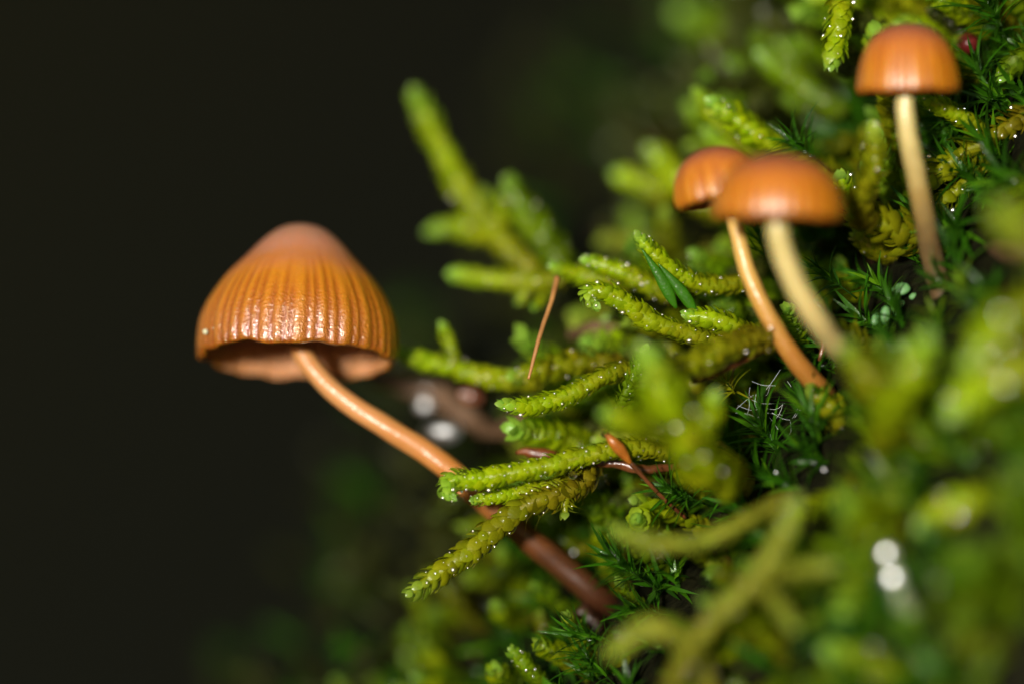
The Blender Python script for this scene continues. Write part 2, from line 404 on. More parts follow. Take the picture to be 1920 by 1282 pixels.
SPECK = []
GUARD = []      # (px, py, radius px, depth mm): scattered moss must not stand in front of these
def guard_path(pts, w):
    for i in range(len(pts)-1):
        for q in np.linspace(0, 1, 8):
            a, c = pts[i], pts[i+1]
            GUARD.append((a[0]+(c[0]-a[0])*q, a[1]+(c[1]-a[1])*q, w*.55, a[2]+(c[2]-a[2])*q))

def put_leaves(leaves, root, parts):
    o = np.array(root.location)
    if parts:
        for m4, col, kd in leaves[:300]:
            ob = link(bpy.data.objects.new('leaf', leaf_mesh(kd))); ob.parent = root
            b4 = m4.copy(); b4[:3, 3] -= o
            ob.matrix_basis = Matrix(b4.tolist()); ob.color = (*[float(x) for x in col], 1)
    else:
        V, F, C = [], [], []
        kinds = set(l[2] for l in leaves)
        for kd in sorted(kinds):
            ls = [l for l in leaves if l[2] == kd]
            v, f, c = join_leaves(ls, o); ob = mesh_np('leaves', v, f, c, M['moss'], root); ob['kind'] = 'stuff'

def frond(label, pts, w_px, pal=YEL, parts=False, dens=1.0, hairfrom=None, guard=True, branches=(), group=None, flat=.7, lsc=None, loose=None):
    """pts: (px, py, depth mm) from the tip to the base"""
    world = [P(*p) for p in pts]; c, L = spline(world, 60); width = w_px*K
    root = empty('moss_frond', Vector(c[-1]))
    tag(root, label, 'moss', group)
    if loose is None: loose = not parts or hairfrom is not None
    if lsc is None: lsc = .84 if loose else .68
    ls = frond_leaves(c, width, pal, dens=min(dens/lsc**2, 290*.072*width/L), hairfrom=hairfrom, flat=flat, lsc=lsc, loose=loose)
    put_leaves(ls, root, parts)
    for m4, _, kd in ls:
        if guard and kd == 'scale' and m4[1, 2] < -.15*np.linalg.norm(m4[:3, 2]) and rng.random() < (.42 if parts else .24):
            SPECK.append((m4[:3, 3] + m4[:3, 1]*rng.uniform(.3, .8) + m4[:3, 2]*.36, (.018 + .05*rng.random()**2)*width*(2.0 if rng.random() < .10 else 1)))
    v, f = tube([Vector(q) for q in c[1::3]], [width*(.19 if loose else .27)*k for k in (.5, 1, 1.05, 1.05, .95)], 30, 10, wob=.10)
    o = np.array(root.location)
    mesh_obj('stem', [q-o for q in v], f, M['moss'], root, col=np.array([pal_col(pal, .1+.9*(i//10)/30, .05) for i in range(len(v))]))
    if guard and not parts and pal is not PAL and L > 5*width:
        t_, A_, B_ = frames(c)
        for k in range(rng.integers(1, 4)):
            i0 = int(rng.uniform(.3, .95)*59); side = rng.choice([-1, 1])
            dv = -t_[i0]*rng.uniform(.5, 1.1) + (A_[i0]*rng.uniform(-.5, .5) + B_[i0])*side*rng.uniform(.7, 1.1); dv /= np.linalg.norm(dv)
            ln = width*rng.uniform(1.1, 2.0)
            cb, _ = spline([Vector(c[i0] + dv*ln), Vector(c[i0] + dv*ln*.5 - t_[i0]*-.1*width), Vector(c[i0])], 20)
            V, F, C = join_leaves([q for q in frond_leaves(cb, width*.62, pal, dens=.8, loose=True) if q[2] == 'scale'], o)
            mesh_np('branch', V, F, C, M['moss'], root)
    for bp, bw in branches:
        cb, _ = spline([P(*p) for p in bp], 40)
        V, F, C = join_leaves(frond_leaves(cb, bw*K, pal), o)
        mesh_np('branch', V, F, C, M['moss'], root)
    if guard: guard_path(pts, w_px)
    return root

# ------------------------------------------------------------------ mushrooms
def mushroom(label, rim, Rpx, up, prof, stem, stem_r, stem_mat, ribs, rib_amp, scallop, cap_mat, ribfade=.78, seed=0, group=None, seg=300, tiltp=0.0):
    lx, ly, ld = stem[-1]; px0, py0, pd0 = stem[-2]
    stem = list(stem) + [(lx + (lx-px0)*.5, ly + (ly-py0)*.5, min(ld, bank_at(lx + (lx-px0)*.5, ly + (ly-py0)*.5) - 2))]
    c = P(*rim); Rm = Rpx*K; up = Vector(up).normalized()
    xa = Vector((1, 0, 0)); xa = (xa - up*xa.dot(up)).normalized(); ya = up.cross(xa)
    root = empty('mushroom', P(*stem[-1])); o = Vector(root.location)
    tag(root, label, 'mushroom', group)
    rs = np.array([p[0] for p in prof]); hs = np.array([p[1] for p in prof])
    tpar = np.linspace(0, 1, len(prof)); nr = 64
    tt = np.linspace(0, 1, nr)
    # smooth the profile
    cc, _ = spline([Vector((a, 0, e)) for a, e in prof], nr)
    rs, hs = cc[:, 0], cc[:, 2]; hmax = hs.max()
    v, f, col = [], [], []
    rnd = np.random.default_rng(seed)
    ph = rnd.uniform(0, 6.28, 8)
    rib_ang = (np.arange(ribs) + rnd.uniform(-.28, .28, ribs))*2*math.pi/ribs
    rib_len = rnd.uniform(.55, 1.0, ribs)
    for layer in (0, 1):
        for i in range(nr):
            hn = max(0, hs[i]/hmax)
            for j in range(seg):
                a = 2*math.pi*j/seg
                da = (a - rib_ang + math.pi) % (2*math.pi) - math.pi
                wgt = np.exp(-(da*ribs/(2*math.pi)*3.3)**2)*np.clip((ribfade*rib_len + .1 - hn)*4, 0, 1)
                g = float(wgt.max())
                edge = max(0, 1 - hn/.3)
                wav = scallop*edge*(math.sin(a*5+ph[0])*.5 + math.sin(a*9+ph[1])*.35 + math.sin(a*17+ph[2])*.25)
                wav2 = scallop*.7*edge*(math.sin(a*4+ph[3])*.5 + math.sin(a*11+ph[4])*.3)
                r = rs[i]*(1 - rib_amp*g*min(1, (1-hn)*1.6) + wav2)*(1 + .012*math.sin(2*a+ph[5]))
                h = hs[i] + wav
                if layer == 1: r = r*.955 - .012*edge*0; h = h - .055 if hn > .1 else h - .004 
                r = max(r, 0)
                v.append(c + (xa*math.cos(a)*r + ya*math.sin(a)*r + up*h)*Rm - o)
                col.append((hn, g*min(1, (1-hn)*1.8), 0) if layer == 0 else (max(hn, .72), g*.4, 0))
    for layer in (0, 1):
        b0 = layer*nr*seg
        for i in range(nr-1):
            for j in range(seg):
                k = (j+1) % seg; q = (b0+i*seg+j, b0+i*seg+k, b0+(i+1)*seg+k, b0+(i+1)*seg+j)
                f.append(q if layer == 0 else q[::-1])
    for j in range(seg):   # close the margin
        k = (j+1) % seg; f.append((j, k, nr*seg+k, nr*seg+j)[::-1])
    cap = mesh_obj('cap', v, f, cap_mat, root, col=np.array(col))
    cap.data.materials.append(M['gill'])
    mi = np.zeros(len(cap.data.polygons), np.int32); mi[(nr-1)*seg:2*(nr-1)*seg] = 1; cap.data.polygons.foreach_set('material_index', mi)
    # gills
    V, F = [], []; ng = 34 if seg > 200 else 26
    for g in range(ng):
        a = 2*math.pi*(g+.2*rnd.uniform(-1, 1))/ng; th = Rm*.012
        dirv = xa*math.cos(a) + ya*math.sin(a); sd = up.cross(dirv)
        b0 = len(V); m = 12
        for i in range(m):
            q = .10 + .82*i/(m-1)
            order = np.argsort(rs); top = float(np.interp(q, rs[order], hs[order])) - .05
            low = max(.03 + .10*(1-q), top - (.16 + .32*math.sin(math.pi*min(1, q*.9))))
            low = min(low, top - .01)
            for s_ in (-1, 1):
                V.append(c + (dirv*q + up*top)*Rm + sd*th*s_ - o); V.append(c + (dirv*q + up*low)*Rm + sd*th*.4*s_ - o)
        for i in range(m-1):
            p0 = b0 + i*4; p1 = p0+4
            F += [(p0, p0+1, p1+1, p1), (p0+2, p1+2, p1+3, p0+3), (p0+1, p0+3, p1+3, p1+1)]
        F += [(b0, b0+2, b0+3, b0+1)]
    mesh_obj('gills', V, F, M['gill'], cap)
    # stem, from inside the cap down into the moss
    pts = [c + up*(hmax-.12)*Rm, c + up*.35*Rm] + [P(*p) for p in stem]
    v, f = tube(pts, [r*K for r in stem_r], 64, 28, wob=.035)
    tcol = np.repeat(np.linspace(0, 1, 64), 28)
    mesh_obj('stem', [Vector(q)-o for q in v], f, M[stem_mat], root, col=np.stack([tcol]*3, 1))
    guard_path([rim, stem[0]] + list(stem), max(stem_r)*2.4)
    GUARD.append((rim[0], rim[1]-Rpx*.5, Rpx*1.15, rim[2]-Rpx*KM))
    return root

bell = [(.955, -.035), (.985, -.02), (1.0, .05), (1.0, .146), (.975, .33), (.89, .54), (.74, .77), (.545, .98), (.38, 1.16), (.24, 1.27), (.12, 1.315), (0, 1.33)]
dome = [(.93, -.02), (.97, -.01), (1.0, .06), (1.0, .18), (.96, .37), (.88, .55), (.74, .73), (.55, .87), (.33, .96), (.15, .99), (0, 1.0)]
bell2 = [(.94, -.03), (.98, -.01), (1.0, .06), (1.0, .17), (.95, .45), (.86, .75), (.72, 1.0), (.52, 1.19), (.3, 1.29), (.14, 1.325), (0, 1.335)]

mushroom('large orange bell mushroom with ribbed wavy-edged cap on a long bent orange stem', (557, 668, -5.5), 194, (0.035, 0.20, 1), bell,
         [(558, 640, -5.2), (585, 690, -4.8), (640, 745, -4.4), (715, 795, -4), (785, 838, -4), (845, 882, -4), (915, 945, -4.5), (985, 1005, -5), (1055, 1062, -5.5), (1120, 1118, -6)],
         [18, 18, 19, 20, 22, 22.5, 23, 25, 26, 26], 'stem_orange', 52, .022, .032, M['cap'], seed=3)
mushroom('small orange mushroom partly hidden behind its neighbour, cap leaning away on a bent amber stem', (1352, 376, 4.5), 85, (-0.20, 0.10, 1), [(a, e*1.18) for a, e in dome],
         [(1372, 400, 3.2), (1383, 440, 3.4), (1400, 505, 3.6), (1428, 570, 3.8), (1465, 635, 3.5), (1503, 690, 3), (1540, 730, 2)],
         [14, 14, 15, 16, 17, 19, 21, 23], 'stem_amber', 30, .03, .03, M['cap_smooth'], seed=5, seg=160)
mushroom('smooth domed orange mushroom on a thick cream stem, in front of a smaller one', (1458, 411, 10.5), 118, (0.02, 0.03, 1), dome,
         [(1458, 432, 10.5), (1470, 480, 10.3), (1492, 535, 10), (1522, 585, 9.5), (1550, 625, 8), (1572, 652, 5.5)],
         [20, 20, 21, 22, 22, 21], 'stem_cream', 30, .016, .015, M['cap_smooth'], seed=8, seg=160)
mushroom('upright orange mushroom with egg-shaped cap and pale stem, standing by tangled wet moss', (1703, 172, 6), 94, (-0.02, 0.0, 1), bell2,
         [(1697, 185, 6), (1700, 235, 6), (1714, 310, 5.5), (1732, 400, 4.5), (1748, 485, 3), (1770, 560, 2.5), (1795, 620, 2)],
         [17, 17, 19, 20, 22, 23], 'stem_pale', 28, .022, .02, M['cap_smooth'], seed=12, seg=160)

# ------------------------------------------------------------------ fronds one can pick out
frond('tall blurred moss frond standing highest over the dark background', [(775, 172, -16), (818, 262, -15.5), (862, 345, -15), (905, 412, -14), (960, 475, -13), (1020, 530, -12)], 62, YEL)
frond('broad blurred green moss frond beside the tall upright one', [(952, 345, -13), (985, 400, -13), (1025, 455, -12.5), (1060, 515, -12)], 88, GRN)
frond('short pale-tipped moss frond branching low off the tall upright one', [(808, 432, -17), (870, 425, -16), (930, 440, -14), (980, 480, -13)], 48, YEL)
frond('level blurred moss frond under the tall upright one', [(848, 514, -12), (915, 522, -11), (985, 528, -9.5), (1060, 525, -8)], 46, YEL)
frond('stubby moss frond from which a straw needle hangs', [(1035, 500, -6), (1085, 515, -6), (1140, 525, -5), (1180, 540, -5)], 46, YEL)
frond('thick moss frond lying behind two green grass-like blades', [(1098, 488, -4), (1150, 505, -4), (1210, 532, -4), (1265, 560, -4)], 52, YEL, True)
frond('crisp moss frond slanting upward, its base behind the amber stem', [(1195, 442, -1), (1230, 482, -1.2), (1275, 518, -1.5), (1330, 535, -2), (1395, 530, -2.5)], 52, YEL, True)
frond('beaded yellow-green moss frond with a dark gap under its tip', [(1118, 572, .7), (1100, 556, .6), (1118, 545, .5), (1160, 560, .5), (1215, 598, .3), (1285, 625, 0), (1350, 645, -.5)], 52, YEL, True)
frond('short fat moss frond with dew, resting against the amber stem', [(1285, 592, .3), (1335, 598, .2), (1385, 618, 0), (1430, 640, -1)], 54, YEL, True)
frond('long level moss frond pointing at the edge of the large cap', [(752, 664, -8), (820, 682, -7.5), (885, 698, -7), (945, 712, -6), (1010, 720, -5)], 50, YEL)
frond('upward-curved leaf-like moss frond below the hanging straw needle', [(938, 758, -.5), (1000, 760, -.5), (1070, 738, -.8), (1130, 705, -1.2), (1185, 690, -2)], 50, YEL, True)
frond('dark olive moss frond lying over the upward-curved one', [(960, 705, -5), (1030, 690, -5), (1100, 680, -5), (1180, 690, -5)], 66, OLV)
frond('small crisp twisted moss shoot standing with its hooked tip up', [(1212, 652, .3), (1195, 690, .2), (1170, 742, 0), (1150, 790, -1)], 40, GRN, True, hairfrom=.35)
frond('bright crisp moss frond with a round water drop hanging at its tip', [(852, 932, 1.2), (834, 918, 1.2), (850, 898, 1.1), (900, 897, 1), (960, 886, 1), (1030, 872, .9), (1105, 852, .7), (1185, 838, .4), (1265, 850, -.5)], 52, YEL, True, dens=1.05)
frond('short pale moss frond tucked under the one with the hanging drop', [(885, 938, -.6), (945, 928, -.7), (1010, 915, -.8), (1085, 895, -1)], 40, YEL, True)
frond('long bumpy olive moss frond drooping to a pale tip', [(768, 1112, .5), (826, 1072, .4), (880, 1032, .3), (932, 988, .2), (990, 945, 0), (1055, 925, -.3), (1115, 890, -1)], 58, OLV, True, hairfrom=.62, loose=False, lsc=.82)
frond('hair-pointed moss frond hanging where two long fronds meet', [(1060, 965, 0), (1060, 930, -.3), (1080, 895, -.8), (1120, 865, -1.5)], 56, OLV, True, hairfrom=.0)
frond('soft yellow moss frond lying along a red-brown twig', [(1215, 715, 5), (1290, 685, 5), (1370, 650, 4.5), (1450, 625, 3.5)], 70, OLV)
frond('big soft yellow-green moss frond hanging dew-specked above the fine green tufts', [(1215, 665, 12), (1240, 735, 12), (1275, 805, 11), (1320, 870, 10), (1380, 905, 7)], 110, YEL,
      branches=[([(1135, 775, 12), (1195, 795, 12), (1250, 800, 11)], 60), ([(1340, 745, 11), (1325, 790, 11), (1290, 830, 11)], 60)])
frond('blurred yellow moss frond, one arm of a V below the cream stem', [(1590, 655, 16), (1632, 715, 16), (1672, 778, 15), (1720, 830, 13)], 80, OLV)
frond('blurred bright yellow moss frond, other arm of the V below the cream stem', [(1735, 642, 18), (1705, 705, 18), (1665, 770, 17), (1660, 830, 14)], 84, YEL)
frond('large pale branched moss frond blurred in front of the green tufts', [(1495, 935, 16), (1455, 1030, 17), (1395, 1105, 17), (1320, 1180, 17), (1250, 1300, 16)], 46, PAL,
      branches=[([(1560, 1060, 18), (1500, 1068, 18), (1440, 1075, 17)], 34), ([(1490, 1178, 18), (1455, 1130, 18), (1415, 1085, 17)], 34)])
frond('pale pointed moss frond lying level above the sharp green tuft', [(1155, 992, 11), (1225, 1018, 11), (1320, 1012, 10.5), (1400, 975, 10), (1480, 930, 8)], 46, PAL)
frond('blurred pale moss frond curling low in front of the tufts', [(1145, 1222, 15), (1205, 1180, 15), (1265, 1185, 15), (1310, 1240, 14), (1340, 1310, 13)], 54, PAL)
frond('dewy moss frond leaning above the pair of orange caps', [(1335, 192, -4.5), (1385, 228, -4.5), (1440, 268, -4.5), (1505, 305, -5), (1570, 340, -6)], 66, YEL)
frond('blurred moss frond peeping out just behind the dewy one above the caps', [(1302, 170, -9), (1340, 215, -9), (1385, 260, -8), (1440, 310, -8)], 46, YEL)
frond('blurred pale-tipped moss frond behind the partly hidden small mushroom', [(1222, 285, -18), (1255, 322, -17), (1300, 360, -16), (1350, 400, -15)], 70, YEL, branches=[([(1160, 330, -19), (1205, 345, -18), (1260, 370, -17)], 58)])
frond('glistening moss frond hanging down from above beside the egg-shaped cap', [(1558, 125, -1.5), (1570, 65, -1.5), (1580, 5, -2), (1600, -60, -3)], 68, YEL, True, lsc=.7)
frond('blurred moss frond pointing out of a dark hollow', [(1432, 108, -14), (1478, 142, -13), (1530, 182, -12), (1585, 215, -11)], 66, GRN, branches=[([(1462, 82, -15), (1490, 118, -14), (1520, 160, -13)], 40)])
frond('yellow-green moss frond emerging under the egg-shaped cap', [(1722, 185, 1), (1765, 200, 1), (1810, 225, .8), (1850, 250, .3)], 46, YEL, True)
frond('tangled wet moss frond rising behind the pale stem', [(1730, 345, .5), (1790, 300, .5), (1850, 262, .4), (1935, 215, .3)], 74, OLV, True, hairfrom=.3)
frond('wet moss frond drooping below the tangled one behind the pale stem', [(1750, 400, .3), (1790, 360, .2), (1840, 325, 0), (1900, 300, -.5)], 64, OLV, True, hairfrom=.2)
frond('upright olive moss frond between the cream-stemmed and the pale-stemmed mushrooms', [(1640, 245, 5), (1640, 310, 5), (1615, 370, 4), (1620, 430, 3)], 62, OLV)
frond('broad olive moss frond lying across the foot of the pale stem', [(1590, 385, 2), (1645, 415, 1.5), (1705, 440, 1), (1770, 450, 0)], 90, OLV)
frond('bright bent moss frond in front of the purple-brown dead leaf', [(1870, 395, 26), (1915, 430, 27), (1970, 470, 27)], 80, YEL)
frond('glassy small moss shoot standing among low blurred moss beneath the drooping frond', [(958, 1218, -2), (985, 1245, -2), (1020, 1290, -3)], 52, GRN, True)
frond('low brown-tinged moss frond curled beneath the amber stem\'s foot', [(1520, 735, 3), (1565, 770, 3), (1580, 820, 2.5)], 74, OLV)

frond('olive moss frond poking out beside the pale stem\'s lower half', [(1770, 470, 1), (1815, 440, .6), (1860, 420, 0), (1920, 410, -1)], 66, OLV, True, hairfrom=.3)
frond('brown-green moss frond slanting between the purple-brown leaf and the tangled frond', [(1830, 425, .5), (1870, 385, .2), (1915, 350, -.5)], 60, OLV, True)
frond('moss frond arching over the clear drop near the red berry', [(1880, 150, .5), (1905, 115, .2), (1950, 90, -.5)], 56, GRN, True, hairfrom=.3)
frond('yellowish moss frond standing beside the upright olive one', [(1575, 330, 1), (1590, 375, .5), (1620, 425, 0)], 60, YEL)
frond('mossy olive shoot under the cap of the cream-stemmed mushroom', [(1600, 440, -2), (1640, 465, -2), (1690, 485, -3)], 60, OLV, True)
frond('bright lime moss frond blurred beside the purple-brown dead leaf', [(1830, 668, 20), (1875, 620, 21), (1925, 580, 21), (1980, 560, 20)], 105, YEL)
frond('bright lime moss frond blurred below the lime one by the dead leaf', [(1795, 770, 18), (1855, 715, 19), (1920, 690, 20), (1985, 680, 19)], 105, YEL)
frond('blurred lime moss frond behind the pale stalk with two drops', [(1735, 980, 17), (1790, 950, 18), (1850, 935, 18), (1930, 940, 17)], 100, YEL)
frond('blurred yellow moss frond below the pale stalk with two drops', [(1560, 1225, 18), (1620, 1240, 18), (1690, 1275, 18), (1750, 1320, 17)], 100, YEL)
# dim fronds on the far side of the bank, wholly out of focus
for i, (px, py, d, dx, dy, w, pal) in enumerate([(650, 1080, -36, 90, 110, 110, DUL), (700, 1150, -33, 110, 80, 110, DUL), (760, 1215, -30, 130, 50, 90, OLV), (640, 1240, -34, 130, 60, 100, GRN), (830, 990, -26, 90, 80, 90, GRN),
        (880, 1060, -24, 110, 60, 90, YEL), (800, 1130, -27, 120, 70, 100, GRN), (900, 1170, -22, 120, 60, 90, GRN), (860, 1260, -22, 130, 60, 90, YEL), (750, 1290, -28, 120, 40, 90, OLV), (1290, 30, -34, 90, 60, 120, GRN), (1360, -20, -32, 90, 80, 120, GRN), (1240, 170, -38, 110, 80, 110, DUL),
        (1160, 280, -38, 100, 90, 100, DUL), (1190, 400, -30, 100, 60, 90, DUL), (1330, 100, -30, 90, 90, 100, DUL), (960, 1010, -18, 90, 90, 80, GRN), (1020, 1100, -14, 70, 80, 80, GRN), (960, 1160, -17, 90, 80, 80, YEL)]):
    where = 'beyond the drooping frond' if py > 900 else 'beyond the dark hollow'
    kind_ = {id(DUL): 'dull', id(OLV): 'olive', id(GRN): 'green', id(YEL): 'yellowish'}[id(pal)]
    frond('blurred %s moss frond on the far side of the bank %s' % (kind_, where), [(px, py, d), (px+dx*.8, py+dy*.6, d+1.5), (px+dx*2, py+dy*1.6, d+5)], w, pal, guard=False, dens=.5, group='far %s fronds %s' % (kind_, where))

# ------------------------------------------------------------------ tufts of fine-leaved moss
def tuft_leaves(base, axis, size, n, pal=TUF, spread=1.0, sub=1.0):
    ax = np.array(axis, float); ax /= np.linalg.norm(ax)
    a = np.cross(ax, [0.3, 1, 0.2]); a /= np.linalg.norm(a); b_ = np.cross(ax, a); out = []
    for i in range(n):
        fr = i/max(1, n-1)
        ang = i*2.39996 + rng.uniform(-.4, .4); rad = a*math.cos(ang) + b_*math.sin(ang)
        tilt = (.85 - .65*fr)*spread*rng.uniform(.6, 1.2)
        y = ax*math.cos(tilt) + rad*math.sin(tilt); z = -(rad*math.cos(tilt) - ax*math.sin(tilt))
        if rng.random() < .85: z = -z
        x = np.cross(y, z); sc = size*(0.62 + .3*math.sin(math.pi*fr))*rng.uniform(.8, 1.2)
        m4 = np.eye(4); m4[:3, 0] = x*sc*sub; m4[:3, 1] = y*sc; m4[:3, 2] = z*sc*rng.uniform(.5, 1.7)
        m4[:3, 3] = np.array(base) + ax*size*.8*fr
        out.append((m4, pal_col(pal, rng.uniform(0, .9)), 'blade'))
    return out
def tuft(label, px, py, d, size_px, axis, n=26, parts=True, pal=TUF, group=None, sub=1.0):
    base = P(px, py, d); root = empty('moss_tuft', base); tag(root, label, 'moss', group)
    put_leaves(tuft_leaves(base, axis, size_px*K, n, pal, sub=sub), root, parts)
    ax = Vector(axis).normalized()
    v, f = tube([base - ax*size_px*K*.5, base + ax*size_px*K*.8], [size_px*K*.03, size_px*K*.02], 6, 6)
    mesh_obj('stem', [Vector(q)-base for q in v], f, M['moss'], root, col=np.array(TUF['base'])*np.ones((len(v), 3)))
    GUARD.append((px, py, size_px*.8, d)); return root
left = (-.75, -.35, .55)
tuft('crisp dark green tuft with leaves arching out below the pale level frond', 1205, 1085, .3, 92, left, 34)
tuft('crisp green tuft beneath the arching one, a leaf tipped with dew', 1240, 1150, .6, 80, (-.9, -.3, .15), 28)
tuft('lowest crisp green tuft with thin outstretched leaves', 1150, 1205, .2, 86, (-.9, -.3, .2), 30)
tuft('dark green curly tuft under the lowest crisp tuft', 1140, 1270, .2, 80, (-.6, -.3, .6), 28)
tuft('fine green tuft below the orange spore capsule', 1300, 935, -.5, 78, (-.7, -.4, .3), 34)
tuft('fine green tuft deeper under the big dew-specked frond', 1365, 930, -.3, 76, (-.3, -.5, .5), 30)
tuft('crisp green star of pointed leaves beside the cream stem', 1580, 540, 0, 70, (-.75, -.2, .55), 24)
tuft('fine green tuft tucked behind the liverwort lobes', 1650, 500, -3, 66, (-.2, -.1, .9), 26)
tuft('dark green tuft in the shade under the amber stem\'s foot', 1460, 850, -.5, 90, (-.4, -.4, .6), 34)
tuft('deep green tuft beside the shaded one under the amber stem', 1535, 840, 3, 90, (-.2, -.5, .7), 30)
tuft('thin green tuft between the amber stem and the cream stem', 1440, 490, -2, 76, (-.3, -.3, .8), 22)
tuft('dark thread-leaved tuft growing above the red berry', 1880, 60, -2, 100, (-.3, -.4, .5), 36)
tuft('dark tuft with one upright leaf beside the egg-shaped cap', 1850, 170, -2, 80, (-.3, -.4, .7), 24)
tuft('shaded green tuft behind the tangled wet frond', 1895, 345, -1, 90, (-.3, -.5, .3), 26)
tuft('hair-thin tuft under the end of the red-brown twig', 1380, 735, -.5, 74, (-.4, -.4, .4), 30, pal=OLV)
tuft('dark green tuft behind the egg-shaped cap\'s stem', 1800, 265, -3, 90, (-.3, -.5, .4), 30)
tuft('dark green tuft beside the purple-brown dead leaf', 1850, 440, -3, 96, (-.3, -.5, .4), 30)
tuft('bright thread-leaved tuft under the arching frond near the berry', 1900, 215, -2, 90, (-.5, -.5, .3), 28)
tuft('shaded tuft at the foot of the pale stem', 1830, 600, -2, 80, (-.3, -.6, .4), 30)
tuft('soft dark tuft below the upright olive frond', 1530, 300, -3, 86, (-.5, -.4, .4), 26)
for i, (px, py, d, a) in enumerate([(1240, 520, -3, (-.5, -.1, .85)), (1278, 530, -3, (-.62, -.1, .8))]):
    # two broad grass-like blades
    ax = Vector(a).normalized(); base = P(px+28, py+58, d+2.2); root = empty('grass_shoot', base)
    tag(root, ['slim dark green blade leaning over the thick frond', 'broader dark green blade beside the crisp slanting frond'][i], 'grass')
    L_ = (130 if i == 0 else 120)*K
    pts = [base, base + ax*L_*.5 + Vector((.0001, 0, 0)), base + ax*L_]
    v, f = tube(pts, [3*K, 11*K, 12*K, 9*K, 5*K, 1*K], 20, 10, flat=.4)
    mesh_obj('blade', [Vector(q)-base for q in v], f, M['moss'], root, col=np.array((.06, .24, .006))*np.ones((len(v), 3)))

# ------------------------------------------------------------------ debris
def strand(name, label, cat, pts, radii, m, flat=1.0, wob=.06, group=None, n=30, part=None):
    base = P(*pts[-1]); v, f = tube([P(*p) for p in pts], [r*K for r in radii], n, 12, flat, wob)
    o = mesh_obj(name, [Vector(q)-base for q in v], f, M[m]); o.location = base
    return tag(o, label, cat, group)
strand('dead_needle', 'thin straw-coloured needle hanging from the stubby frond', 'needle', [(1045, 520, -3), (1034, 565, -2), (1012, 630, -1), (991, 710, -.3)], [6, 4.5, 4.5, 4, 2.5], 'straw')
strand('dead_leaf', 'blurred brown strip of dead leaf under the large cap', 'dead leaf', [(690, 705, -17), (750, 715, -17), (810, 735, -17), (860, 770, -16), (900, 800, -15), (960, 815, -12)], [16, 24, 26, 22, 14, 8], 'deadleaf', flat=.4)
strand('dead_leaf', 'small orange-brown dead scrap above the long bent stem', 'dead leaf', [(862, 735, -11), (882, 742, -11), (905, 748, -11)], [8, 18, 8], 'redbrown', flat=.5)
strand('dead_leaf', 'pinkish dead leaf scrap beneath the upward-curved frond', 'dead leaf', [(935, 800, -12), (975, 795, -11), (1015, 800, -10)], [10, 26, 10], 'deadleaf', flat=.5)
strand('dead_leaf', 'pinkish-brown dead leaf above the dark olive frond', 'dead leaf', [(1065, 628, -9), (1110, 622, -8), (1160, 615, -7)], [8, 22, 8], 'deadleaf', flat=.4)
strand('dead_leaf', 'dull purple-brown dead leaf behind the foot of the pale stem', 'dead leaf', [(1785, 520, -2), (1845, 492, 2), (1905, 478, 8), (1950, 480, 10)], [10, 34, 34, 14], 'deadleaf', flat=.3)
strand('dry_bud', 'glossy red-brown bud lying above the frond with the hanging drop', 'bud', [(968, 848, -3), (985, 845, -3), (1005, 850, -3), (1035, 853, -3), (1050, 858, -4)], [3, 11, 13, 9, 5], 'redbrown', n=20)
strand('twig', 'red-brown wet twig lying under the soft yellow frond', 'twig', [(1298, 712, 3.5), (1340, 695, 3.2), (1390, 672, 2.8), (1455, 645, 1)], [9, 12, 10, 8], 'twig')
strand('twig', 'dark brown crooked twig crossing behind the spore capsule', 'twig', [(1055, 882, -1.5), (1115, 868, -1.2), (1165, 870, -1), (1210, 880, -1), (1290, 868, -2)], [6, 8, 10, 8, 6], 'twig', wob=.2)
strand('twig', 'dark red-brown root in shade beside the lowest crisp tuft', 'twig', [(1085, 1140, -5), (1120, 1180, -5), (1130, 1240, -5), (1125, 1300, -5)], [16, 18, 16, 14], 'root', wob=.15)
sc_ = empty('spore_capsule', P(1285, 970, -1)); o_ = Vector(sc_.location); tag(sc_, 'orange spore capsule tipped with a drop on a thin brown stalk', 'spore capsule')
v, f = tube([P(*p) for p in [(1136, 812, 2), (1150, 828, 2), (1165, 845, 1.8), (1182, 868, 1.5)]], [4*K, 10*K, 12*K, 9*K, 4*K], 24, 14); mesh_obj('capsule', [Vector(q)-o_ for q in v], f, M['capsule'], sc_)
v, f = tube([P(*p) for p in [(1180, 865, 1.5), (1212, 900, 1), (1245, 935, .2), (1285, 970, -1)]], [4.5*K, 4*K, 4*K], 24, 8); mesh_obj('stalk', [Vector(q)-o_ for q in v], f, M['twig'], sc_)
strand('pale_stalk', 'thick pale translucent stalk blurred under two bright round drops', 'stalk', [(1665, 1035, 17.6), (1678, 1085, 18), (1692, 1130, 18), (1725, 1180, 17), (1780, 1230, 14)], [10, 18, 22, 22, 16], 'pale')

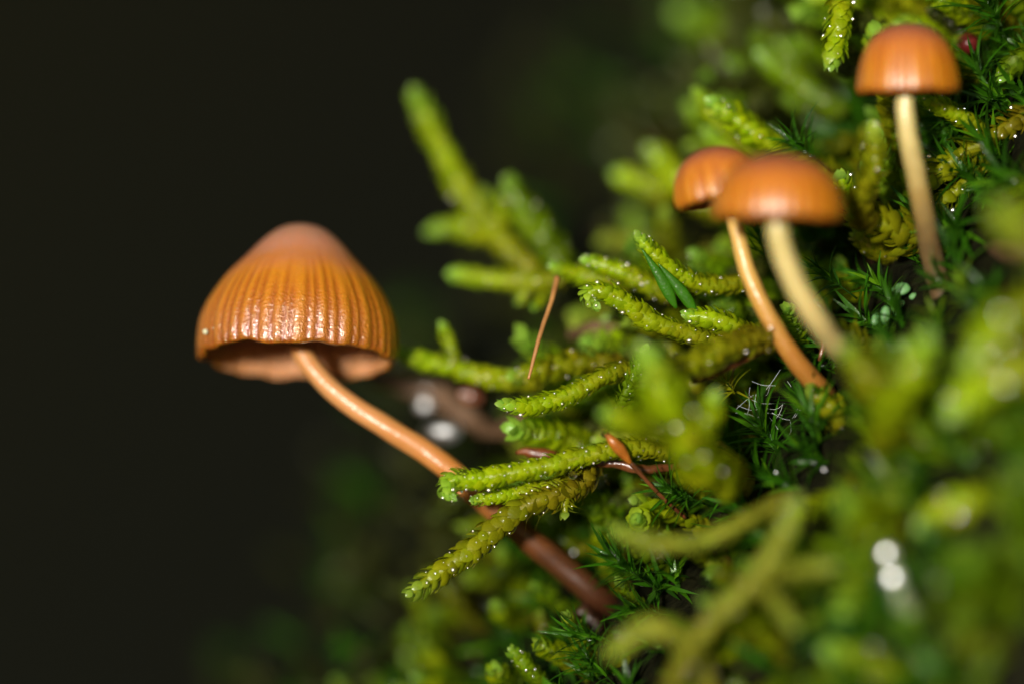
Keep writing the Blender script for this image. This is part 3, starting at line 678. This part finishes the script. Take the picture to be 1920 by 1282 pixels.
def blob(c, rx, ry, rz, n=12, seg=16, rot=None, amp=0.0):
    v, f = [], []
    for i in range(n+1):
        th = math.pi*i/n
        for j in range(seg):
            a = 2*math.pi*j/seg
            k = 1 + amp*math.sin(3*a + 4*th)
            p = Vector((rx*math.sin(th)*math.cos(a)*k, ry*math.sin(th)*math.sin(a)*k, rz*math.cos(th)))
            v.append((rot @ p if rot else p) + Vector(c))
    for i in range(n):
        for j in range(seg):
            k = (j+1) % seg; f.append((i*seg+j, (i+1)*seg+j, (i+1)*seg+k, i*seg+k))
    return v, f
for q in ((1690, 560), (1710, 590), (1660, 590)): GUARD.append((q[0], q[1], 45, 0))
lw = empty('liverwort', P(1665, 605, 0)); tag(lw, 'small liverwort with rounded blue-green lobes beside the pale stem\'s foot', 'liverwort'); o_ = Vector(lw.location)
for i, (px, py, rx, ry) in enumerate([(1690, 542, 17, 12), (1712, 556, 8, 6), (1686, 570, 11, 8), (1708, 582, 10, 7), (1718, 560, 7, 12), (1726, 570, 6, 6), (1660, 590, 9, 16), (1672, 565, 10, 9), (1735, 615, 8, 14), (1642, 598, 8, 13), (1725, 628, 9, 8), (1696, 600, 10, 8)]):
    rot = Matrix.Rotation(random.uniform(-.6, .6), 3, 'Y') @ Matrix.Rotation(random.uniform(-.5, .5), 3, 'X')
    dd = 1.6 + random.uniform(-.4, .4)
    v, f = blob(P(px, py, dd)-o_, rx*K, 5*K, ry*K, rot=rot, amp=.05); lb = mesh_obj('lobe', v, f, M['liver'], lw)
    v, f = tube([P(px, py, dd-.1), P((px+1675)/2, (py+615)/2, .4), P(1672, 620, -.8)], [3*K, 4*K], 8, 6); mesh_obj('lobe_stalk', [Vector(q)-o_ for q in v], f, M['liver'], lw)
v, f = blob((0, 0, 0), 22*K, 20*K, 20*K, amp=.04); o = mesh_obj('berry', v, f, M['berry']); o.location = P(1815, 82, -4); tag(o, 'dark red berry half hidden beside the egg-shaped cap', 'berry')
v, f = blob((0, 0, 0), 5*K, 4*K, 5.5*K, 8, 10, amp=.1); o = mesh_obj('grit_speck', v, f, M['grit']); o.location = P(385, 622, -2.6); tag(o, 'tiny pale speck of grit stuck to the large cap', 'grit')
# silk
web = empty('spider_web', P(1450, 775, 0)); tag(web, 'fine white spider threads in the dark gap under the twig', 'spider web'); o_ = Vector(web.location)
for i in range(20):
    a, c = (random.uniform(1400, 1500), random.uniform(720, 800)), random.uniform(0, 6.28)
    L_ = random.uniform(14, 46); p0 = P(a[0], a[1], random.uniform(-.5, .6)); p1 = P(a[0]+math.cos(c)*L_, a[1]+math.sin(c)*L_, random.uniform(-.5, .6))
    v, f = tube([p0, (p0+p1)/2 + Vector((random.uniform(-4, 4)*K, 0, random.uniform(-7, 3)*K)), p1], [.22*K, .22*K], 6, 4); mesh_obj('thread', [Vector(q)-o_ for q in v], f, M['silk'], web)

for px, py, d in [(1665, 1040, 20), (1676, 1082, 20), (1690, 1130, 19), (1715, 1170, 18), (1830, 820, 20), (1640, 900, 16), (1500, 1062, 15), (1455, 1130, 15), (828, 808, -14)]: GUARD.append((px, py, 40, d))
# ------------------------------------------------------------------ scattered moss over the bank
def proto(L, width, bend, pal, dens=.9, hair=None, lo=True):
    n = 30; q = np.linspace(1, 0, n)   # tip first
    c = np.stack([bend*q**2*L, .15*bend*np.sin(q*3)*L, q*L], 1)
    V, F, C = [], [], []
    ls = frond_leaves(c, width, pal, dens=dens, hairfrom=hair)
    for kd in ('scale', 'hair'):
        pass
    ls = [(m4, col, 'scale_lo') for m4, col, kd in ls]
    V, F, C = join_leaves(ls)
    return V, F, C, c
PROTO = []
for i in range(12):
    pal = [YEL, OLV, GRN, GRN, YEL, DUL, OLV, GRN, DUL, PAL, GRN, YEL][i]
    L_ = random.uniform(.006, .010); wd = random.uniform(.0013, .0018)
    V, F, C, c = proto(L_, wd, random.uniform(-.35, .35), pal)
    ob = mesh_np('moss_frond', V, F, C, M['moss']); me = ob.data; bpy.data.objects.remove(ob)
    PROTO.append((me, c, pal))
def to_px(p):
    f = (p.y + D)/D; return (960 + p.x/K/f, 641 - (p.z-H)/K/f, -p.y*1000)
gx = np.array(GUARD)
def blocked(pts, r):
    for p in pts:
        x, y, d = to_px(p)
        dd = np.hypot(gx[:, 0]-x, gx[:, 1]-y)
        if ((dd < gx[:, 2] + r) & (d > gx[:, 3] - 1.2)).any(): return True
    return False
EDGE_Y = [-100, 0, 200, 400, 480, 560, 700, 860, 950, 1100, 1282, 1400]; EDGE_X = [1330, 1300, 1240, 1150, 1080, 1000, 930, 900, 770, 690, 620, 560]
MARKS = [((557, 600, -5), 'the large bell mushroom'), ((900, 950, -4), 'the long bent orange stem'), ((900, 420, -14), 'the tall upright frond'), ((1200, 540, -3), 'the straw needle and crisp fronds'),
         ((1300, 330, -16), 'the partly hidden small mushroom'), ((1540, 690, 4), 'the feet of the amber and cream stems'), ((1480, 150, -12), 'the dark hollow'), ((1700, 150, 3), 'the egg-shaped cap'),
         ((1830, 290, 0), 'the tangled wet frond'), ((1700, 740, 17), 'the V of yellow fronds'), ((1770, 560, 3), 'the foot of the pale stem'), ((1280, 800, 11), 'the big dew-specked frond'),
         ((1400, 1100, 19), 'the large pale branched frond'), ((1680, 1090, 23), 'the pale stalk with two drops'), ((1900, 430, 27), 'the bright bent frond'), ((1190, 1120, 0), 'the sharp green tufts'), ((1000, 1240, -4), 'the glassy small shoot'), ((760, 1200, -22), 'the bank\'s foot below the drooping frond'), ((1850, 1000, 34), 'the bulging swell of the bank')]
MARKS = [(P(*a), b) for a, b in MARKS]
n_put = 0; tries = 0
KINDS = {'YEL': 'yellow-green moss frond in the carpet', 'OLV': 'olive moss frond in the carpet', 'GRN': 'fresh green moss frond in the carpet',
         'DUL': 'dull dark moss frond in the carpet', 'PAL': 'pale straw-green moss frond in the carpet'}
NAMEOF = {id(YEL): 'YEL', id(OLV): 'OLV', id(GRN): 'GRN', id(DUL): 'DUL', id(PAL): 'PAL'}
while n_put < 300 and tries < 9000:
    tries += 1
    s, t = random.uniform(-4, 31), random.uniform(-8, 58)
    b_ = bank_p(s, t, -.6); N = bank_n(s, t); x, y, d = to_px(b_)
    if x < 500 or x > 2010 or y < -90 or y > 1390: continue
    q = s - (12 + 0.15*(t-12))
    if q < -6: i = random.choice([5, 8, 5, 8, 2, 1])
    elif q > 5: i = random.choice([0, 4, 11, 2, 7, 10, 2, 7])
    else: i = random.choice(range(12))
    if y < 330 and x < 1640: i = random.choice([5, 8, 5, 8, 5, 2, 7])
    if y < 300 and x < 1560 and random.random() < .35: continue
    me, c, pal = PROTO[i]
    dirv = (N*1.0 + Vector((-.35, random.uniform(-.5, .2), random.uniform(-.5, .5))) + Vector((random.gauss(0, .45), random.gauss(0, .45), random.gauss(0, .45)))).normalized()
    rot = dirv.to_track_quat('Z', 'X').to_matrix() @ Matrix.Rotation(random.uniform(0, 6.28), 3, 'Z')
    sc = random.uniform(.75, 1.25)*(1.3 if q > 6 else 1)
    pts_ = [to_px(b_ + rot @ (Vector(p)*sc)) for p in c[::6]]
    if any(p[2] > 30 for p in pts_): continue
    if any(p[0] < 1040 and p[1] > 1010 and p[2] > -17 for p in pts_): continue
    if any(p[0] < np.interp(p[1], EDGE_Y, EDGE_X) + random.uniform(0, 40) for p in pts_): continue
    if blocked([b_ + rot @ (Vector(p)*sc) for p in c[::4]], 22): continue
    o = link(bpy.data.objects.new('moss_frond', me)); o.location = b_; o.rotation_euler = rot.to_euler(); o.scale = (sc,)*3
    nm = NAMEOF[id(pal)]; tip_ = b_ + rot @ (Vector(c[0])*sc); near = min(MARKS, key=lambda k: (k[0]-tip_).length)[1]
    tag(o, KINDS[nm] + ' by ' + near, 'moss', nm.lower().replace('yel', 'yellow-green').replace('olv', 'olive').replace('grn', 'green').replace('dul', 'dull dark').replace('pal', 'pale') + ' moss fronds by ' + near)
    n_put += 1
print('scattered fronds', n_put, tries)

# fine dark moss that fills the gaps between the fronds
allv = []
for i in range(1000):
    s, t = random.uniform(-4, 33), random.uniform(-12, 62)
    N = bank_n(s, t); b_ = bank_p(s, t, -.2)
    ax = (N + Vector((random.gauss(-.2, .5), random.gauss(0, .4), random.gauss(.2, .5)))).normalized()
    q = s - (12 + 0.15*(t-12))
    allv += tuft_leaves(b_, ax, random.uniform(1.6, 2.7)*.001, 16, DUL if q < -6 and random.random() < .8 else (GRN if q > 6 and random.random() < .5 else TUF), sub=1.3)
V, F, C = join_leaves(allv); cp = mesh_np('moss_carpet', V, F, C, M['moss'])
tag(cp, 'low dark green fine-leaved moss filling gaps between the fronds', 'moss', kind='stuff')

# small moss shoots packed between the fronds
allv = []
for i in range(1000):
    s, t = random.uniform(-3, 33), random.uniform(-10, 60)
    N = bank_n(s, t); b_ = bank_p(s, t, -.3); L_ = random.uniform(.0025, .005)
    q = s - (12 + 0.15*(t-12))
    ax = (N + Vector((random.gauss(-.2, .5), random.gauss(0, .4), random.gauss(.1, .5)))).normalized()
    sd = ax.cross(Vector((random.gauss(0, 1), random.gauss(0, 1), random.gauss(0, 1)))).normalized()*L_*random.uniform(.1, .5)
    pts = [b_ + ax*L_ + sd, b_ + ax*L_*.5 + sd*.2, b_]
    if blocked(pts, 6): continue
    x_, y_, _ = to_px(pts[0])
    if x_ < np.interp(y_, EDGE_Y, EDGE_X): continue
    c, _ = spline(pts, 12)
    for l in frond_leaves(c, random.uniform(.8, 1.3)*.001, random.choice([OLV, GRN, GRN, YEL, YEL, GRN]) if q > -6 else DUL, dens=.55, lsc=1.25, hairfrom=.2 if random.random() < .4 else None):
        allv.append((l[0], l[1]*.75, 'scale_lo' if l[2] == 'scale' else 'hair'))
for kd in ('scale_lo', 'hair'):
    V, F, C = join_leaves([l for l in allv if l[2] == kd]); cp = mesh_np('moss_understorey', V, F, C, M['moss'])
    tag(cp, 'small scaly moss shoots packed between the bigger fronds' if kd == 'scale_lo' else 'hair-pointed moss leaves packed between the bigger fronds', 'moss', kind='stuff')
# fine brown bits and threads caught in the moss
V, F = [], []
for i in range(130):
    s, t = random.uniform(2, 26), random.uniform(-4, 56); N = bank_n(s, t); p0 = bank_p(s, t) + N*random.uniform(.0, .003)
    dv = Vector((random.gauss(0, 1), random.gauss(0, .5), random.gauss(0, 1))).normalized()*random.uniform(.0006, .003)
    p1 = p0 + dv; mid = (p0+p1)/2 + Vector((random.gauss(0, 1), random.gauss(0, 1), random.gauss(0, 1)))*.0002
    if blocked([p0, mid, p1], 4): continue
    r = random.choice([.00002, .00003, .00005, .00011]); v, f = tube([p0, mid, p1], [r, r*1.2, r*.5], 8, 6); n0 = len(V); V += list(v); F += [tuple(k+n0 for k in q) for q in f]
o = mesh_obj('plant_debris', V, F, M['twig']); tag(o, 'fine brown threads and plant bits caught in the moss', 'debris', kind='stuff')

# ------------------------------------------------------------------ dew
half = (to_sun + Vector((0, -1, 0))).normalized()  # dew is flattened along this direction so its glints reach the camera
def drop_mesh(flat, m='water'):
    v, f = blob((0, 0, 0), 1, 1, flat, 10, 16)
    me = bpy.data.meshes.new('dew_drop'); me.from_pydata([tuple(p) for p in v], [], f)
    me.polygons.foreach_set('use_smooth', [True]*len(f)); me.materials.append(M[m]); me.update(); return me
D_ROUND, D_FLAT, D_SOFT = drop_mesh(.9), drop_mesh(.13, 'film'), drop_mesh(.2, 'film_soft')
def drop(label, px, py, d, r_px, flat=False, group=None):
    o = link(bpy.data.objects.new('dew_drop', D_SOFT if flat == 'soft' else D_FLAT if flat else D_ROUND)); o.location = P(px, py, d)
    o.scale = (r_px*K,)*3; o.rotation_euler = half.to_track_quat('Z', 'Y').to_euler()
    return tag(o, label, 'water drop', group)
drop('clear water drop hanging inside the curled tip of the bright crisp frond', 858, 918, 1.2, 11)
drop('clear water drop on top of the bright crisp frond\'s tip', 866, 886, 1.4, 9)
drop('large bright water drop on the pale blurred stalk, the upper of two', 1665, 1038, 18, 17, True)
drop('large bright water drop on the pale blurred stalk, the lower of two', 1677, 1084, 18.5, 19, True)
drop('big bluish-white shining water drop behind the long bent stem', 828, 808, -12, 42, 'soft').scale.y *= .6
drop('round clear drop caught on the wet frond under the tangled one', 1820, 333, 1.2, 11)
drop('large clear drop at the end of a frond near the red berry', 1902, 124, .8, 20)
drop('drop at the top end of the orange spore capsule', 1134, 812, 2.2, 8)
drop('drop hanging under the beaded frond', 1340, 655, .6, 10)
drop('blurred drop below the dead leaf strip under the large cap', 795, 758, -15, 18, 'soft')
drop('drop hanging below the bright crisp frond halfway along', 1074, 890, 1.2, 8)

V, F = [], []; off = 0
bv, bf = blob((0, 0, 0), 1, 1, 1, 8, 10); Q = half.to_track_quat('Z', 'Y').to_matrix(); bv = np.array([tuple(Q @ Vector((p[0], p[1], p[2]*.24))) for p in bv]); bf = np.array(bf)
for c, r in SPECK:
    V.append(bv*r + c); F.append(bf+off); off += len(bv)
V = np.concatenate(V); F = np.concatenate(F)
o = mesh_np('dew_specks', V, F, np.ones((len(V), 3)), M['bead'])
tag(o, 'tiny dew specks beading on the moss fronds', 'dew', kind='stuff')

for i, (px, py, d, r) in enumerate([(1885, 720, 22, 14), (1880, 590, 24, 13), (1545, 880, 6, 7), (1455, 885, 4, 7), (1300, 770, 14, 6), (1320, 855, 13, 6), (1445, 615, 5, 6), (1075, 1035, 8, 6)]):
    drop('small shining dew drop blurred to a soft disc in front of the moss', px, py, d, r*.5, True, 'blurred dew discs')
